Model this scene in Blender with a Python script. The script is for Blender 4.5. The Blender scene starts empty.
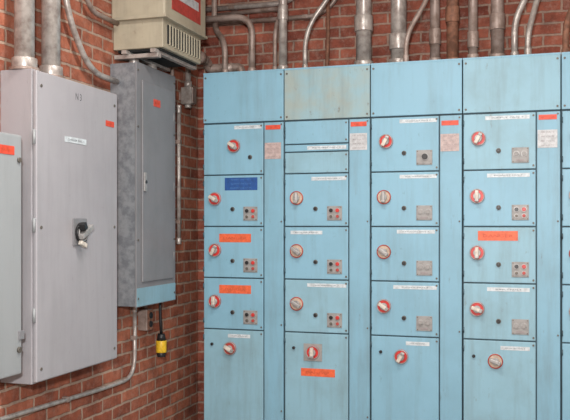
import bpy, bmesh, math, random
from mathutils import Vector, Matrix
random.seed(7)
S = bpy.context.scene
COL = S.collection
W = 0.508

# ------------------------------------------------------------------ materials
def lin(c):
    return tuple(((v/255)/12.92 if v/255 <= 0.04045 else ((v/255+0.055)/1.055)**2.4) for v in c)+(1,)

def newmat(name):
    m = bpy.data.materials.new(name); m.use_nodes = True
    nt = m.node_tree; b = nt.nodes['Principled BSDF']
    return m, nt, b

def paint(name, c, c2=None, rough=.45, metal=0.0, scale=6.0, lo=.45, hi=.75, bump=.02, scratch=None, stretch=(1,1,1), samt=.6, sstretch=(1,1,.55), chips=None, streak=0):
    m, nt, b = newmat(name); N = nt.nodes; L = nt.links
    b.inputs['Roughness'].default_value = rough; b.inputs['Metallic'].default_value = metal
    if c2 is None: c2 = tuple(v*.85 for v in c)
    g = N.new('ShaderNodeNewGeometry')
    mp = N.new('ShaderNodeMapping'); mp.inputs['Scale'].default_value = stretch
    L.new(g.outputs['Position'], mp.inputs['Vector'])
    n = N.new('ShaderNodeTexNoise'); n.inputs['Scale'].default_value = scale; n.inputs['Detail'].default_value = 6
    n.inputs['Roughness'].default_value = .62
    L.new(mp.outputs[0], n.inputs['Vector'])
    r = N.new('ShaderNodeValToRGB'); r.color_ramp.elements[0].position = lo; r.color_ramp.elements[1].position = hi
    r.color_ramp.elements[0].color = lin(c); r.color_ramp.elements[1].color = lin(c2)
    L.new(n.outputs['Fac'], r.inputs['Fac'])
    out = r.outputs['Color']
    def layer(out, sc, st, loc, p0, p1, amt, col, mode='MIX'):
        n2 = N.new('ShaderNodeTexNoise'); n2.inputs['Scale'].default_value = sc; n2.inputs['Detail'].default_value = 8
        n2.inputs['Roughness'].default_value = .7
        mp2 = N.new('ShaderNodeMapping'); mp2.inputs['Scale'].default_value = st; mp2.inputs['Location'].default_value = loc
        L.new(g.outputs['Position'], mp2.inputs['Vector']); L.new(mp2.outputs[0], n2.inputs['Vector'])
        r2 = N.new('ShaderNodeValToRGB'); r2.color_ramp.elements[0].position = p0; r2.color_ramp.elements[1].position = p1
        r2.color_ramp.elements[0].color = (0,0,0,1); r2.color_ramp.elements[1].color = (amt,amt,amt,1)
        L.new(n2.outputs['Fac'], r2.inputs['Fac'])
        mx = N.new('ShaderNodeMixRGB'); mx.blend_type = mode
        L.new(r2.outputs[0], mx.inputs[0]); L.new(out, mx.inputs[1]); mx.inputs[2].default_value = lin(col)
        return mx.outputs[0]
    if streak: out = layer(out, 16, (1,1,.10), (5.2,1.1,.4), .48, .72, streak, (96,100,92))
    if scratch: out = layer(out, 38, sstretch, (3.1,.7,1.9), .63, .71, samt, scratch)
    if chips: out = layer(out, 75, (1,1,.8), (9.1,2.7,4.9), .70, .73, .8, chips)
    L.new(out, b.inputs['Base Color'])
    if bump:
        bp = N.new('ShaderNodeBump'); bp.inputs['Strength'].default_value = bump*4; bp.inputs['Distance'].default_value = .004
        L.new(n.outputs['Fac'], bp.inputs['Height']); L.new(bp.outputs[0], b.inputs['Normal'])
    return m

def brick(name, axis, cA, cB, cM, grime):
    m, nt, b = newmat(name); N = nt.nodes; L = nt.links
    b.inputs['Roughness'].default_value = .9
    b.inputs['Specular IOR Level'].default_value = .25
    g = N.new('ShaderNodeNewGeometry'); sp = N.new('ShaderNodeSeparateXYZ'); L.new(g.outputs['Position'], sp.inputs[0])
    cb = N.new('ShaderNodeCombineXYZ'); L.new(sp.outputs[axis], cb.inputs[0]); L.new(sp.outputs[2], cb.inputs[1])
    nz = N.new('ShaderNodeTexNoise'); nz.inputs['Scale'].default_value = 16; L.new(g.outputs['Position'], nz.inputs['Vector'])
    ms = N.new('ShaderNodeVectorMath'); ms.operation = 'SCALE'; ms.inputs['Scale'].default_value = .014
    L.new(nz.outputs['Color'], ms.inputs[0])
    ad = N.new('ShaderNodeVectorMath'); L.new(cb.outputs[0], ad.inputs[0]); L.new(ms.outputs[0], ad.inputs[1])
    t = N.new('ShaderNodeTexBrick'); L.new(ad.outputs[0], t.inputs['Vector'])
    t.inputs['Scale'].default_value = 1; t.inputs['Brick Width'].default_value = .205; t.inputs['Row Height'].default_value = .0677
    t.inputs['Mortar Size'].default_value = .0080; t.inputs['Mortar Smooth'].default_value = .35; t.inputs['Bias'].default_value = 0
    t.inputs['Color1'].default_value = lin(cA); t.inputs['Color2'].default_value = lin(cB); t.inputs['Mortar'].default_value = lin(cM)
    n = N.new('ShaderNodeTexNoise'); n.inputs['Scale'].default_value = 9; n.inputs['Detail'].default_value = 9; n.inputs['Roughness'].default_value = .75
    L.new(g.outputs['Position'], n.inputs['Vector'])
    r = N.new('ShaderNodeValToRGB'); r.color_ramp.elements[0].position = .32; r.color_ramp.elements[1].position = .70
    r.color_ramp.elements[0].color = (.52,.54,.57,1); r.color_ramp.elements[1].color = (1.38,1.35,1.30,1)
    L.new(n.outputs['Fac'], r.inputs[0])
    mx = N.new('ShaderNodeMixRGB'); mx.blend_type = 'MULTIPLY'; mx.inputs[0].default_value = 1
    L.new(t.outputs['Color'], mx.inputs[1]); L.new(r.outputs[0], mx.inputs[2])
    # pale dust / efflorescence
    n3 = N.new('ShaderNodeTexNoise'); n3.inputs['Scale'].default_value = 22; n3.inputs['Detail'].default_value = 8; n3.inputs['Roughness'].default_value = .8
    L.new(g.outputs['Position'], n3.inputs['Vector'])
    r3 = N.new('ShaderNodeValToRGB'); r3.color_ramp.elements[0].position = .50; r3.color_ramp.elements[1].position = .72
    r3.color_ramp.elements[0].color = (0,0,0,1); r3.color_ramp.elements[1].color = (grime,grime,grime,1)
    L.new(n3.outputs['Fac'], r3.inputs[0])
    m3 = N.new('ShaderNodeMixRGB'); L.new(r3.outputs[0], m3.inputs[0]); L.new(mx.outputs[0], m3.inputs[1]); m3.inputs[2].default_value = lin((186,164,150))
    L.new(m3.outputs[0], b.inputs['Base Color'])
    sb = N.new('ShaderNodeMath'); sb.operation = 'MULTIPLY_ADD'; sb.inputs[1].default_value = -1.0
    L.new(t.outputs['Fac'], sb.inputs[0]); L.new(n.outputs['Fac'], sb.inputs[2])
    bp = N.new('ShaderNodeBump'); bp.inputs['Strength'].default_value = .7; bp.inputs['Distance'].default_value = .008
    L.new(sb.outputs[0], bp.inputs['Height']); L.new(bp.outputs[0], b.inputs['Normal'])
    return m

def flat(name, c, rough=.5, metal=0, emit=0):
    m = paint(name, c, tuple(v*.85 for v in c), rough=rough, metal=metal, scale=40, lo=.4, hi=.65, bump=0)
    if emit:
        b = m.node_tree.nodes['Principled BSDF']; b.inputs['Emission Color'].default_value = lin(c); b.inputs['Emission Strength'].default_value = emit
    return m

M = {}
CH=(92,70,58)
M['blue'] = paint('blue_enamel', (126,170,190), (117,159,177), .48, scale=3, scratch=(96,118,124), samt=.5, chips=CH, streak=.22)
M['blue2'] = paint('blue_enamel_stained', (134,168,178), (146,160,156), .55, scale=5, lo=.38, hi=.6, scratch=(112,110,100), samt=.8, sstretch=(.45,.45,.35), chips=CH, streak=.3)
M['blue3'] = paint('blue_enamel_faded', (132,172,188), (124,158,170), .5, scale=4, lo=.45, hi=.7, scratch=(110,116,112), samt=.6, sstretch=(.7,.7,.3), chips=CH, streak=.28)
M['bluewire'] = paint('blue_wireway', (123,167,187), (115,155,172), .48, scale=3, scratch=(98,114,116), samt=.55, sstretch=(1,1,.2), chips=CH, streak=.3)
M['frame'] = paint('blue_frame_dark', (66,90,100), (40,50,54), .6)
M['dark'] = paint('dark_gap', (24,28,30), (40,40,38), .8)
M['grey'] = paint('grey_enamel', (158,156,160), (149,147,151), .42, scale=2.5, scratch=(132,131,134), samt=.6, streak=.18)
M['greyB'] = paint('grey_enamel_light', (146,150,152), (140,144,146), .5, scale=2.5, streak=.15)
M['greydark'] = paint('grey_door', (124,124,127), (111,111,114), .42, scale=3, streak=.2)
M['galvbox'] = paint('galvanized_sheet', (138,142,146), (112,116,122), .45, .2, scale=24, lo=.4, hi=.6)
M['galv'] = paint('galvanized_steel', (186,180,174), (146,136,130), .34, .35, scale=22, lo=.4, hi=.65)
M['galvd'] = paint('galvanized_dull', (162,146,138), (124,106,96), .45, .25, scale=16, lo=.4, hi=.65)
M['rust'] = paint('rusty_steel', (146,102,80), (110,76,60), .7, .1, scale=26, lo=.4, hi=.6)
M['xf'] = paint('transformer_beige', (170,162,142), (150,141,122), .5, scale=5, scratch=(118,104,88), samt=.6, streak=.25)
M['red'] = flat('red_plastic', (200,52,48), .4)
M['redd'] = flat('faded_red', (176,66,58), .5)
M['cream'] = flat('cream_plastic', (208,200,188), .4)
M['creamd'] = flat('aged_cream_plastic', (196,174,154), .5)
M['chrome'] = flat('satin_steel', (164,162,160), .42, .3)
M['black'] = flat('black_plastic', (30,30,32), .4)
M['plate'] = paint('pilot_plate', (148,146,144), (124,122,120), .55, .1, scale=30)
M['white'] = flat('label_white', (200,208,212), .5)
M['orange'] = flat('label_orange', (226,100,60), .5)
M['orangeink'] = flat('label_orange_ink', (196,80,48), .6)
M['orangered'] = flat('sticker_red', (216,76,52), .5)
M['bluel'] = flat('label_blue', (32,80,146), .45)
M['bluei'] = flat('label_blue_ink', (80,122,174), .6)
M['tan'] = flat('placard_tan', (184,164,160), .5)
M['tanl'] = flat('placard_light', (188,190,192), .45)
M['ink'] = flat('ink', (104,110,116), .6)
M['inkd'] = flat('ink_dark', (66,66,70), .6)
M['inkg'] = flat('ink_faded', (146,138,138), .6)
M['yellow'] = flat('yellow_plastic', (222,180,40), .45)
M['brass'] = flat('screw_steel', (104,98,90), .5, .3)
M['brickL'] = brick('brick_left', 1, (170,104,80), (138,78,60), (164,140,124), .30)
M['brickB'] = brick('brick_back', 0, (160,94,76), (126,68,56), (160,134,120), .42)
M['concrete'] = paint('concrete', (128,122,114), (104,98,92), .85, scale=3, bump=.1)
M['plaster'] = paint('plaster', (206,202,192), (196,190,180), .9, scale=2)
M['tube'] = flat('added_glow_tube', (255,246,230), .4, emit=2.0)  # glow for the tubes of the added, unseen ceiling fixtures

# ------------------------------------------------------------------ builders
ORG = {}
class P:
    def __init__(s, name, parent=None):
        s.name=name; s.parent=parent; s.bm=bmesh.new(); s.mats=[]
    def mi(s, k):
        if k not in s.mats: s.mats.append(k)
        return s.mats.index(k)
    def merge(s, t, k):
        i = s.mi(k)
        for f in t.faces: f.material_index = i
        me = bpy.data.meshes.new('tmp'); t.to_mesh(me); t.free(); s.bm.from_mesh(me); bpy.data.meshes.remove(me)
    def box(s, x0,x1,y0,y1,z0,z1, k, bev=0, seg=2):
        t = bmesh.new(); bmesh.ops.create_cube(t, size=1)
        for v in t.verts:
            v.co = Vector(((x0+x1)/2+v.co.x*(x1-x0), (y0+y1)/2+v.co.y*(y1-y0), (z0+z1)/2+v.co.z*(z1-z0)))
        if bev: bmesh.ops.bevel(t, geom=t.edges[:], offset=bev, segments=seg, affect='EDGES', profile=.6)
        s.merge(t, k); return s
    def rbox(s, c, size, rotm, k, bev=0):
        t = bmesh.new(); bmesh.ops.create_cube(t, size=1)
        for v in t.verts: v.co = Vector((v.co.x*size[0], v.co.y*size[1], v.co.z*size[2]))
        if bev: bmesh.ops.bevel(t, geom=t.edges[:], offset=bev, segments=2, affect='EDGES', profile=.6)
        for v in t.verts: v.co = rotm @ v.co + Vector(c)
        s.merge(t, k); return s
    def cyl(s, p0, p1, r, k, seg=24, r2=None, bev=0):
        p0=Vector(p0); p1=Vector(p1); d=p1-p0
        t = bmesh.new(); bmesh.ops.create_cone(t, cap_ends=True, segments=seg, radius1=r, radius2=r if r2 is None else r2, depth=d.length)
        for f in t.faces:
            if len(f.verts)==4: f.smooth=True
        if bev:
            es=[e for e in t.edges if any(len(f.verts)>4 for f in e.link_faces)]
            bmesh.ops.bevel(t, geom=es, offset=bev, segments=2, affect='EDGES', profile=.5)
        q = d.to_track_quat('Z','Y').to_matrix()
        for v in t.verts: v.co = q @ v.co + (p0+p1)/2
        s.merge(t, k); return s
    def ring(s, c, axis, R, r, k):
        c=Vector(c); q=Vector(axis).to_track_quat('Z','Y').to_matrix(); t=bmesh.new(); n=28; m=8; rows=[]
        for i in range(n):
            a=2*math.pi*i/n
            rows.append([t.verts.new(q@Vector(((R+r*math.cos(b))*math.cos(a),(R+r*math.cos(b))*math.sin(a),r*math.sin(b)))+c) for b in [2*math.pi*j/m for j in range(m)]])
        for i in range(n):
            for j in range(m):
                f=t.faces.new((rows[i][j],rows[(i+1)%n][j],rows[(i+1)%n][(j+1)%m],rows[i][(j+1)%m])); f.smooth=True
        s.merge(t,k); return s
    def tube(s, pts, r, k, bend=.12, seg=16):
        pts=[Vector(p) for p in pts]; path=[pts[0]]
        for a,b,c in zip(pts,pts[1:],pts[2:]):
            d1=(a-b); d2=(c-b); L=min(bend, d1.length*.49, d2.length*.49)
            s0=b+d1.normalized()*L; s1=b+d2.normalized()*L
            for i in range(11):
                u=i/10; path.append(s0*(1-u)**2+b*2*u*(1-u)+s1*u*u)
        path.append(pts[-1])
        t=bmesh.new(); rings=[]; tan=(path[1]-path[0]).normalized()
        nrm=tan.orthogonal().normalized()
        for i,p in enumerate(path):
            tn = (path[min(i+1,len(path)-1)]-path[max(i-1,0)]).normalized()
            nrm=(nrm-tn*nrm.dot(tn)).normalized(); bn=tn.cross(nrm)
            rings.append([t.verts.new(p+(nrm*math.cos(2*math.pi*j/seg)+bn*math.sin(2*math.pi*j/seg))*r) for j in range(seg)])
        for A,B in zip(rings,rings[1:]):
            for j in range(seg):
                f=t.faces.new((A[j],A[(j+1)%seg],B[(j+1)%seg],B[j])); f.smooth=True
        t.faces.new(rings[0][::-1]); t.faces.new(rings[-1])
        s.merge(t,k); return s
    def text(s, string, c, size, k, face='y', width=None):
        me = textmesh(string)
        xs=[v.co.x for v in me.vertices]; ys=[v.co.y for v in me.vertices]
        cx=(min(xs)+max(xs))/2; cy=(min(ys)+max(ys))/2
        sx=size; 
        if width: sx=width/(max(xs)-min(xs))
        t=bmesh.new(); t.from_mesh(me)
        for v in t.verts:
            a=(v.co.x-cx)*sx; b=(v.co.y-cy)*size
            v.co = Vector((c[0]+a,c[1],c[2]+b)) if face=='y' else Vector((c[0],c[1]+a,c[2]+b))
        s.merge(t,k); return s
    def done(s, origin=None):
        vs=[v.co for v in s.bm.verts]
        mn=Vector([min(v[i] for v in vs) for i in range(3)]); mx=Vector([max(v[i] for v in vs) for i in range(3)])
        o=Vector(origin) if origin else (mn+mx)/2
        for v in s.bm.verts: v.co -= o
        bmesh.ops.recalc_face_normals(s.bm, faces=s.bm.faces[:])
        me=bpy.data.meshes.new(s.name); s.bm.to_mesh(me); s.bm.free()
        for k in s.mats: me.materials.append(M[k])
        ob=bpy.data.objects.new(s.name, me); COL.objects.link(ob)
        ORG[ob.name]=o
        if s.parent: ob.parent=s.parent; ob.location=o-ORG[s.parent.name]
        else: ob.location=o
        return ob
_tc={}
def textmesh(st):
    if st not in _tc:
        cu=bpy.data.curves.new('t','FONT'); cu.body=st; cu.size=1; cu.resolution_u=2
        ob=bpy.data.objects.new('t',cu); COL.objects.link(ob)
        dg=bpy.context.evaluated_depsgraph_get(); dg.update()
        _tc[st]=bpy.data.meshes.new_from_object(ob.evaluated_get(dg))
        bpy.data.objects.remove(ob)
    return _tc[st]

# ------------------------------------------------------------------ room
XW=-.26; YB=.53; XR=5.2; YF=-6.6; H=3.35; T=.2; HC=H-.002; XC=XW+.001
P('floor').box(XW-T,XR+T,YF-T,YB+T,-.2,0,'concrete').done()
P('ceiling').box(XW-T,XR+T,YF-T,YB+T,H,H+.2,'plaster').done()
P('wall_left').box(XW-T,XW,YF-T,YB+T,0,H,'brickL').done()
P('wall_back').box(XW,XR,YB,YB+T,0,H,'brickB').done()
P('wall_right').box(XR,XR+T,YF-T,YB+T,0,H,'brickL').done()
P('wall_front').box(XW,XR,YF-T,YF,0,H,'brickB').done()

# ------------------------------------------------------------------ motor control center
ROWS=[1.981,1.676,1.371,1.067,.762,.152]
TXT=['SUMP PUMP 2','SUPPLY FAN 4','CONDENSER 1','HOT WATER CIRC','EXHAUST FAN 7','AIR HANDLER 3','CHILLED WATER','COMPRESSOR B','RETURN FAN 2','BOILER FEED']
def handle(sec, x, z, style, ang):
    p=P('disconnect_handle', sec)
    base={'r':'red','c':'creamd','d':'redd','s':'redd'}[style]
    if style=='s':
        p.box(x-.055,x+.055,-.006,-.001,z-.05,z+.05,'plate',.002); base='red'
    p.cyl((x,-.0005,z),(x,-.012,z),.040,base,32,bev=.003)
    p.ring((x,-.012,z),(0,-1,0),.037,.003,'chrome' if style!='c' else 'redd')
    p.cyl((x,-.012,z),(x,-.024,z),.020,'chrome',24,bev=.002)
    R=Matrix.Rotation(math.radians(ang),3,'Y')
    p.rbox((x,-.030,z),(.062,.022,.020),R,'cream' if style!='c' else 'chrome',.005)
    p.rbox(Vector((x,-.036,z))+R@Vector((.022,0,0)),(.014,.018,.022),R,'chrome',.003)
    p.done()
def station(sec, x, z, kind):
    p=P('pilot_station', sec); w=.044; h=.041
    p.box(x-w,x+w,-.006,-.0005,z-h,z+h,'plate',.002)
    p.box(x-w+.006,x+w-.006,-.0075,-.005,z-h+.006,z+h-.006,'plate',.001)
    def btn(dx,dz,r,k,d=.018):
        p.cyl((x+dx,-.006,z+dz),(x+dx,-.011,z+dz),r+.003,'chrome',20)
        p.cyl((x+dx,-.010,z+dz),(x+dx,-d,z+dz),r,k,20,bev=.002)
    if kind==0:
        btn(-.019,.016,.011,'black'); btn(.019,.016,.011,'red'); btn(-.019,-.018,.008,'brass'); btn(.019,-.018,.009,'redd')
    elif kind==2:
        btn(-.020,.006,.013,'plate'); btn(.020,.006,.013,'plate'); p.box(x-.02,x+.02,-.009,-.006,z-.032,z-.022,'inkg')
    else:
        btn(.004,.004,.016,'black',.026)
    for sx in (-1,1):
        for sz in (-1,1): p.cyl((x+sx*.037,-.006,z+sz*.034),(x+sx*.037,-.009,z+sz*.034),.003,'brass',10)
    p.done()
def label(sec, x0,x1,z,h,k='white',ink='ink',txt=None,lines=1,rot=0):
    p=P('label', sec)
    p.box(x0,x1,-.0022,-.0003,z-h/2,z+h/2,k,.0004,1)
    for i in range(lines):
        t=txt or random.choice(TXT)
        lh=h/lines
        p.text(t,((x0+x1)/2,-.0030,z+h/2-lh*(i+.5)),lh*(.42 if lines==1 else .5),ink,'y',(x1-x0)*random.uniform(.6,.75))
    p.done()

CFG=[
 dict(head='blue', kn=['r','r','r','r','d'], st=[None,0,0,0,None],
      lab=[(.20,.37,1.955),(.16,.30,.725)], sp=[('b',.14,.345,1.622,.075),('o',.105,.305,1.303,.05),('o',.105,.305,1.0,.05)], x1=.198),
 dict(head='blue2', kn=[None,'c','c','c','s'], st=[None,0,0,0,None],
      lab=[(.14,.37,1.822),(.165,.37,1.645),(.04,.23,1.337),(.14,.37,1.035)], sp=[('o',.103,.304,.535,.045)], x1=.09),
 dict(head='blue', kn=['r','c','c','r','r'], st=[3,2,2,2,None],
      lab=[(.165,.37,1.955),(.165,.37,1.648),(.15,.36,1.343),(.13,.37,1.035),(.2,.33,.725)], sp=[], x1=.089),
 dict(head='blue3', kn=['r','r','r','r','c'], st=[2,0,0,2,None],
      lab=[(.12,.35,1.955),(.13,.35,1.646),(.13,.35,1.035),(.2,.35,.722)], sp=[('o',.082,.29,1.322,.052)], x1=.085),
 dict(head='blue', kn=['r','r','c','r','r'], st=[2,0,0,0,None], lab=[(.15,.35,1.955),(.15,.35,1.646)], sp=[], x1=.085),
]
for i,c in enumerate(CFG):
    x0=i*W
    b=P('motor_control_center_section')
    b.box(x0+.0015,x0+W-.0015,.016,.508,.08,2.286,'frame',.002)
    b.box(x0+.0015,x0+W-.0015,.0,.03,2.276,2.2865,'blue',.001)
    b.box(x0+.01,x0+W-.01,.03,.49,0,.08,'dark')
    b.box(x0+.0015,x0+W-.0015,.012,.03,0,.08,'black')
    sec=b.done(origin=(x0+W/2,.25,0))
    h=P('header_panel',sec); h.box(x0+.003,x0+W-.003,-.002,.016,1.987,2.276,c['head'],.003)
    for sx in (.018,W-.018):
        for z in (2.005,2.255): h.cyl((x0+sx,-.002,z),(x0+sx,-.006,z),.006,'brass',12,bev=.001)
    h.done()
    w=P('wireway_door',sec); w.box(x0+.387,x0+W-.004,0,.016,.156,1.978,'bluewire',.003)
    for z in (1.965,1.40,.80,.3): w.cyl((x0+W-.016,0,z),(x0+W-.016,-.004,z),.005,'brass',12,bev=.001)
    w.done()
    bs=P('kick_plate',sec); bs.box(x0+.004,x0+W-.004,0,.016,.084,.149,'blue',.002); bs.done()
    segs=[(ROWS[r],ROWS[r+1],r) for r in range(5)]
    if i==1: segs=[(1.981,1.845,-1),(1.845,1.80,-1),(1.80,1.676,-1)]+segs[1:]
    for (zt,zb,r) in segs:
        d=P('bucket_door',sec)
        d.box(x0+.006,x0+.3805,-.001,.016,zb+.0035,zt-.0035,random.choice(['blue','blue','blue3']),.004)
        if zt-zb>.1:
            for z in (zt-.02,zb+.02):
                d.cyl((x0+.369,-.001,z),(x0+.369,-.005,z),.0055,'brass',12,bev=.001)
            for z in (zt-.05,zb+.05):
                d.cyl((x0+.006,-.004,z-.015),(x0+.006,-.004,z+.015),.004,'frame',10)
        d.done()
        if r<0: continue
        zc=zt-.1525
        k=c['kn'][r]
        kx = x0+ (c['x1'] if r==0 else (.078 if r<4 else .174)); kz = zc+.012 if r<4 else zt-.112
        if r==0: kz=zc+.018
        if k: handle(sec,kx,kz,k,random.choice([30,35,90,20,-60]))
        if c['st'][r] is not None and r<4: station(sec,x0+.302,zb+.076,c['st'][r])
        if r<4:
            p=P('reset_button',sec); bx=x0+(.19 if r or i!=0 else .30)
            p.cyl((bx,-.0005,zc-.05),(bx,-.008,zc-.05),.013,'brass',20,bev=.002); p.cyl((bx,-.007,zc-.05),(bx,-.015,zc-.05),.009,'black',20,bev=.002); p.done()
        else:
            p=P('reset_button',sec); p.cyl((x0+.06,-.0005,zt-.09),(x0+.06,-.012,zt-.09),.009,'black',16,bev=.002); p.done()
    for (a,bb,z) in c['lab']: label(sec,x0+a,x0+bb,z,.021)
    for (k,a,bb,z,hh) in c['sp']:
        if k=='o': label(sec,x0+a,x0+bb,z,hh,'orange','orangeink','DANGER',1)
        else: label(sec,x0+a,x0+bb,z,hh,'bluel','bluei','EQUIPMENT STARTS AUTO',3)
    zs=1.949 if i!=2 else 1.937
    label(sec,x0+.395,x0+.487,zs,.026,'orangered','orangeink','WARNING',1)
    zp=[1.812,1.85,1.83,1.835,1.83][i]
    label(sec,x0+.390,x0+.490,zp,.095,'tan' if i in (0,2) else 'tanl','inkg','480 VOLTS',4)

# ------------------------------------------------------------------ left wall cabinets
def sticker(par,x,y0,y1,z,h,k,ink,t,lines=1):
    p=P('label',par); p.box(x,x+.002,y0,y1,z-h/2,z+h/2,k,.0004,1)
    for i in range(lines): p.text(t,(x+.0026,(y0+y1)/2,z+h/2-h/lines*(i+.5)),h/lines*.5,ink,'x',(y1-y0)*.75)
    p.done()

# large disconnect cabinet
b=P('disconnect_switch_cabinet')
b.box(XC,-.103,-1.583,-.884,.709,2.038,'grey',.004)
cab=b.done()
d=P('cabinet_door',cab); d.box(-.103,-.083,-1.578,-.889,.716,2.032,'grey',.008,3)
for z in (1.0,1.38,1.75): d.cyl((-.09,-1.586,z-.03),(-.09,-1.586,z+.03),.006,'greyB',12)
for y in (-1.545,-.92):
    for z in (1.97,.77,1.37):
        d.cyl((-.084,y,z),(-.080,y,z),.007,'brass',12)
d.done()
p=P('cabinet_handle',cab); hy,hz=-1.246,1.345
p.box(-.083,-.076,hy-.055,hy+.06,hz-.06,hz+.065,'greydark',.004)
p.cyl((-.076,hy,hz),(-.060,hy,hz),.047,'black',28,bev=.004)
p.ring((-.060,hy,hz),(1,0,0),.036,.005,'chrome')
p.rbox((-.048,hy+.005,hz+.004),(.026,.105,.026),Matrix.Rotation(math.radians(28),3,'X'),'chrome',.006)
p.rbox((-.040,hy-.034,hz+.028),(.03,.03,.034),Matrix.Rotation(math.radians(28),3,'X'),'black',.006)
p.rbox((-.055,hy-.012,hz-.052),(.02,.05,.02),Matrix.Rotation(math.radians(-20),3,'X'),'cream',.004)
p.done()
sticker(cab,-.0829,-1.365,-1.185,1.763,.026,'white','inkd','CHILLER NO. 1')
sticker(cab,-.0829,-1.005,-.925,1.875,.028,'orangered','orangeink','WARNING')
p=P('stencil_number',cab); p.text('N 3',(-.0825,-1.25,1.965),.045,'inkd','x',.05); p.done()

# smaller panel at left edge
b=P('safety_switch_box')
b.box(XC,-.082,-2.32,-1.718,.787,1.735,'greyB',.006)
cab3=b.done()
d=P('cabinet_door',cab3); d.box(-.082,-.060,-2.33,-1.712,.780,1.742,'greyB',.009,3)
d.cyl((-.06,-1.735,.88),(-.052,-1.735,.88),.012,'brass',14); d.cyl((-.06,-1.735,1.64),(-.052,-1.735,1.64),.010,'brass',14)
d.box(-.062,-.052,-1.738,-1.706,.92,.955,'greydark',.002)
d.done()
sticker(cab3,-.0598,-1.86,-1.765,1.675,.035,'orangered','orangeink','WARNING')
p=P('cabinet_handle',cab3); p.cyl((-.06,-2.2,1.3),(-.045,-2.2,1.3),.03,'black',20,bev=.003); p.rbox((-.035,-2.2,1.27),(.02,.024,.12),Matrix.Identity(3),'black',.005); p.done()

# panelboard
b=P('panelboard_cabinet')
b.box(XC,-.110,-.649,-.179,.948,2.239,'galvbox',.003)
pb=b.done()
d=P('trim_frame',pb); d.box(-.110,-.100,-.655,-.173,.944,2.243,'greydark',.003)
d.box(-.101,-.0985,-.652,-.176,.948,1.045,'blue3',.001)
for z in (.99,1.3,1.9,2.2):
    for y in (-.637,-.191): d.cyl((-.10,y,z),(-.096,y,z),.006,'brass',12)
d.done()
d=P('cabinet_door',pb); d.box(-.100,-.090,-.60,-.215,1.075,2.15,'greydark',.004)
for z in (1.2,1.6,2.0): d.cyl((-.094,-.213,z-.025),(-.094,-.213,z+.025),.005,'chrome',10)
d.box(-.09,-.080,-.595,-.57,1.56,1.66,'chrome',.003)
d.cyl((-.08,-.583,1.61),(-.076,-.583,1.61),.009,'black',14)
d.done()
sticker(pb,-.0898,-.475,-.395,2.05,.04,'orangered','orangeink','WARNING')

# transformer
b=P('dry_type_transformer')
y0,y1,xf=-.616,-.113,.035
b.box(XC,xf,y0,y1,2.317,2.475,'xf',.006)
b.box(XC,xf+.022,y0-.022,y1+.022,2.475,2.83,'xf',.010)
b.box(XC,xf+.03,y0-.03,y1+.03,2.468,2.484,'xf',.003)
b.box(XW+.02,xf-.02,y0+.02,y1-.02,2.306,2.319,'dark')
tr=b.done()
g=P('louvers',tr)
for k in range(12):
    yy=y0+.05+k*.036
    g.box(xf-.001,xf+.004,yy,yy+.018,2.345,2.445,'dark'); g.box(xf,xf+.010,yy+.017,yy+.024,2.34,2.45,'xf',.001)
g.done()
g=P('name_plate',tr); g.box(xf+.022,xf+.024,y0+.06,y1-.06,2.53,2.68,'redd',.0005,1); g.box(xf+.024,xf+.025,y0+.09,y1-.09,2.60,2.65,'tanl')
g.done()
g=P('hanger_bracket',tr)
for x in (-.20,-.03):
    g.box(x,x+.03,y0-.02,y1+.02,2.290,2.310,'galv',.002)
g.box(XC,-.0,y0+.01,y0+.05,2.270,2.292,'galv',.002)
g.done()

# ------------------------------------------------------------------ conduits
def conduit(pts,r,k='galv',bend=.12,coup=(),hub=None,name='electrical_conduit',straps=()):
    p=P(name); p.tube(pts,r,k,bend)
    ob=p.done()
    q=P('coupling',ob); n=0
    for a,bb in coup:
        q.cyl(a,bb,r*1.2,k,20,bev=.002); n+=1
    if hub is not None:
        a=Vector(hub); dr=(Vector(pts[1])-Vector(pts[0])).normalized()
        q.cyl(a,a+dr*.012,r*1.55,'galvd',8,bev=.001); q.cyl(a+dr*.012,a+dr*.055,r*1.25,k,20,bev=.003); n+=1
    for s in straps:
        c,side=s; c=Vector(c)
        if side=='L': q.box(XC,c.x+r*1.05,c.y-.012,c.y+.012,c.z-r*1.15,c.z+r*1.15,'galvd',.002)
        elif side=='LV': q.box(XC,c.x+r*1.05,c.y-r*1.2,c.y+r*1.2,c.z-.012,c.z+.012,'galvd',.002)
        elif side=='B': q.box(c.x-r*1.2,c.x+r*1.2,c.y-r*1.05,YB-.001,c.z-.012,c.z+.012,'galvd',.002)
        n+=1
    if n: q.done()
    else: q.bm.free()
    return ob
ZT=2.2875
def up(x,r,k='galv',y=.2,coups=(),extra=None,bend=.12):
    pts=[(x,y,ZT),(x,y,HC)] if not extra else [(x,y,ZT)]+extra
    return conduit(pts,r,k,bend,[((x,y,a),(x,y,a+.09)) for a in coups],hub=(x,y,ZT))
up(.061,.018,'galvd',extra=[(.061,.2,2.52),(-.05,.3,2.62),(-.05,.3,HC)])
up(.239,.020,'galvd',extra=[(.239,.2,2.66),(-.12,.2,2.66)],bend=.12)
up(.387,.013,'galvd',extra=[(.387,.2,2.60),(.387,.40,2.75),(-.1,.45,2.75)])
up(.438,.026,'galv',coups=(2.62,))
up(.577,.014,'galv',extra=[(.577,.2,2.55),(.80,.2,2.83),(.80,.2,HC)],bend=.2)
up(.931,.046,'galv',coups=(2.52,),y=.22)
up(1.138,.046,'galv',coups=(2.40,),y=.22)
up(1.20,.014,'galvd',y=.1,extra=[(1.20,.1,2.45),(1.36,.17,2.75),(1.36,.17,HC)],bend=.2)
up(1.345,.028,'galvd',coups=(2.42,),y=.24)
up(1.441,.034,'rust',coups=(2.55,),y=.28)
up(1.563,.026,'galvd',coups=(2.38,))
up(1.695,.036,'galvd',coups=(2.48,),y=.24)
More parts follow.
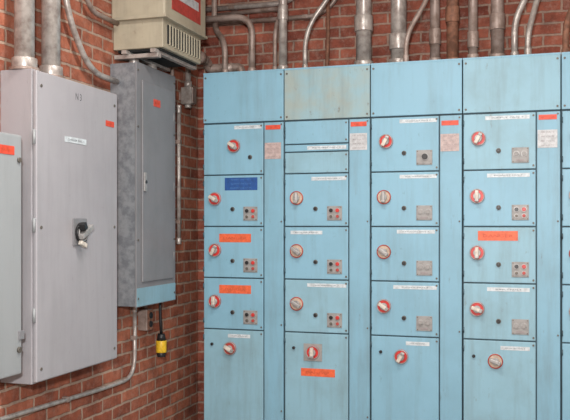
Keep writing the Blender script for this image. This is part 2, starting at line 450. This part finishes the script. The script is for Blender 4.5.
up(1.790,.018,'galv',extra=[(1.79,.2,2.52),(1.86,.2,2.66),(1.86,.2,HC)],bend=.1)
up(1.862,.016,'galv',y=.12,extra=[(1.862,.12,2.42),(1.93,.2,2.7),(1.93,.2,HC)],bend=.12)
up(2.06,.018,'rust',extra=[(2.06,.2,2.5),(2.15,.2,2.66),(2.15,.2,HC)],bend=.1)
up(.98+.12,.012,'galvd',y=.38,extra=[(1.10,.38,HC)])
up(2.30,.03,'galvd')
# back wall horizontal runs
conduit([(XC,.47,2.70),(.62,.47,2.70),(.75,.47,2.86),(.75,.47,HC)],.014,'galvd',.12,straps=[((.1,.47,2.70),'B'),((.5,.47,2.70),'B')])
conduit([(XC,.48,2.80),(.40,.48,2.80),(.52,.48,2.95),(.52,.48,HC)],.017,'galv',.12,straps=[((.0,.48,2.80),'B')])
conduit([(.66,.43,HC),(.66,.43,2.5),(.66,.38,2.2875)],.012,'rust',.1)

# into big cabinet
conduit([(-.175,-1.531,2.0385),(-.175,-1.531,HC)],.043,'galv',coup=[((-.175,-1.531,2.45),(-.175,-1.531,2.55))],hub=(-.175,-1.531,2.0385))
conduit([(-.175,-1.331,2.0385),(-.175,-1.331,HC)],.042,'galv',coup=[((-.175,-1.331,2.45),(-.175,-1.331,2.55))],hub=(-.175,-1.331,2.0385))
conduit([(-.215,-1.165,HC),(-.215,-1.165,2.42),(-.215,-.93,2.145),(-.215,-.655,2.14)],.015,'galv',.2)
conduit([(-.215,-1.02,HC),(-.215,-1.02,2.6),(-.215,-.93,2.45),(-.215,-.65,2.45)],.013,'galvd',.12)
# transformer to panelboard nipples
conduit([(-.185,-.52,2.2395),(-.185,-.52,2.288)],.022,'galv',hub=(-.185,-.52,2.2395))
conduit([(-.185,-.30,2.2395),(-.185,-.30,2.288)],.022,'galv',hub=(-.185,-.30,2.2395))
# transformer side elbow running toward the control center
p=P('conduit_elbow'); p.tube([(-.06,-.112,2.40),(-.06,.10,2.40),(-.06,.17,2.40)],.032,'galv'); p.cyl((-.06,-.112,2.40),(-.06,-.06,2.40),.042,'galvd'); p.cyl((-.06,.04,2.40),(-.06,.11,2.40),.042,'galvd')
p.tube([(-.06,.10,2.40),(-.06,.20,2.40),(-.06,.24,2.36),(.02,.25,2.36),(.10,.25,2.36)],.030,'galvd',.06)
p.tube([(.08,.25,2.36),(.15,.25,2.36),(.15,.25,2.2880)],.028,'galvd',.05); p.cyl((.15,.25,2.2880),(.15,.25,2.31),.038,'galvd',8); p.done()
# LB fittings & vertical conduit between panelboard and MCC
p=P('conduit_body'); p.box(-.24,-.165,.20,.27,2.14,2.25,'galv',.012,3); p.box(-.165,-.158,.205,.265,2.145,2.245,'galvd',.004)
p.cyl((-.2025,.235,2.25),(-.2025,.235,2.289),.024,'galv'); p.cyl((-.2025,.235,2.12),(-.2025,.235,2.14),.022,'galv'); p.box(XC,-.24,.22,.25,2.17,2.22,'galvd'); p.done()
conduit([(-.2025,.235,2.29),(-.2025,.235,HC)],.018,'galv')
conduit([(-.225,.05,HC),(-.225,.05,2.0),(-.225,.05,1.95)],.011,'galvd',straps=[((-.225,.05,2.15),'LV')])
conduit([(-.235,.168,2.12),(-.235,.168,1.27)],.013,'galv',coup=[((-.235,.168,1.26),(-.235,.168,1.30)),((-.235,.168,2.08),(-.235,.168,2.13))],straps=[((-.235,.168,1.9),'LV'),((-.235,.168,1.4),'LV')])
# lower thin conduit
conduit([(-.238,-.412,.947),(-.238,-.412,.53),(-.238,-.75,.53),(-.238,-1.60,.56),(-.238,-2.9,.58)],.011,'galv',.13,hub=(-.238,-.412,.947),straps=[((-.238,-.412,.75),'LV'),((-.238,-1.1,.543),'L')])
# receptacle box
p=P('receptacle_box'); p.box(XC,-.20,-.335,-.265,.78,.90,'galvd',.005); p.box(-.20,-.195,-.332,-.268,.784,.896,'rust',.002)
for z in (.815,.865): p.cyl((-.195,-.30,z),(-.190,-.30,z),.018,'black',20)
p.cyl((-.235,-.30,.90),(-.235,-.30,.947),.011,'galvd'); p.done()
p=P('hanging_plug_connector')
p.tube([(-.18,-.21,.947),(-.18,-.21,.86),(-.175,-.205,.74)],.008,'black',.05)
p.cyl((-.175,-.205,.75),(-.175,-.205,.71),.020,'black',20,r2=.028)
p.cyl((-.175,-.205,.71),(-.175,-.205,.64),.031,'yellow',24,bev=.004); p.cyl((-.175,-.205,.64),(-.175,-.205,.615),.025,'black',24,bev=.003); p.done()
# ------------------------------------------------------------------ added ceiling lights, unseen, put in as ambient fill
def added_lamp(x,y,pw):
    Hh=H-.001
    p=P('added_ceiling_light'); p.box(x-.6,x+.6,y-.09,y+.09,Hh-.06,Hh,'plaster',.006)
    for dy in (-.045,.045): p.cyl((x-.57,y+dy,Hh-.085),(x+.57,y+dy,Hh-.085),.016,'tube',16)
    for sx in (-.585,.585): p.box(x+sx-.012,x+sx+.012,y-.07,y+.07,Hh-.11,Hh-.055,'white',.003)
    ob=p.done()
    l=bpy.data.lights.new('added_fill_light','AREA'); l.shape='RECTANGLE'; l.size=1.1; l.size_y=.16; l.energy=pw; l.color=(1,.97,.93)  # area light that does the filling, hung below each added fixture
    lo=bpy.data.objects.new('added_fill_light',l); COL.objects.link(lo); lo.location=(x,y,H-.12)
added_lamp(1.2,-1.9,52); added_lamp(1.2,-4.2,54); added_lamp(3.4,-1.9,40); added_lamp(3.4,-4.2,40)
l=bpy.data.lights.new('camera_flash','AREA'); l.shape='DISK'; l.size=.16; l.energy=125; l.color=(1,.98,.96)
lo=bpy.data.objects.new('camera_flash',l); COL.objects.link(lo); lo.location=(1.9,-4.7,1.72)
lo.rotation_euler=(Vector((.75,0,1.7))-lo.location).to_track_quat('-Z','Y').to_euler()
w=bpy.data.worlds.new('world'); S.world=w; w.use_nodes=True
w.node_tree.nodes['Background'].inputs[0].default_value=(.6,.65,.7,1); w.node_tree.nodes['Background'].inputs[1].default_value=.3
S.view_settings.view_transform='Standard'
# ------------------------------------------------------------------ camera
cd=bpy.data.cameras.new('camera'); cam=bpy.data.objects.new('camera',cd); COL.objects.link(cam)
cd.sensor_width=36; cd.lens=830/570*36; cd.shift_y=15/570
cam.location=(1.956,-4.588,1.38); cam.rotation_euler=(math.radians(90),0,math.radians(17.45))
S.camera=cam
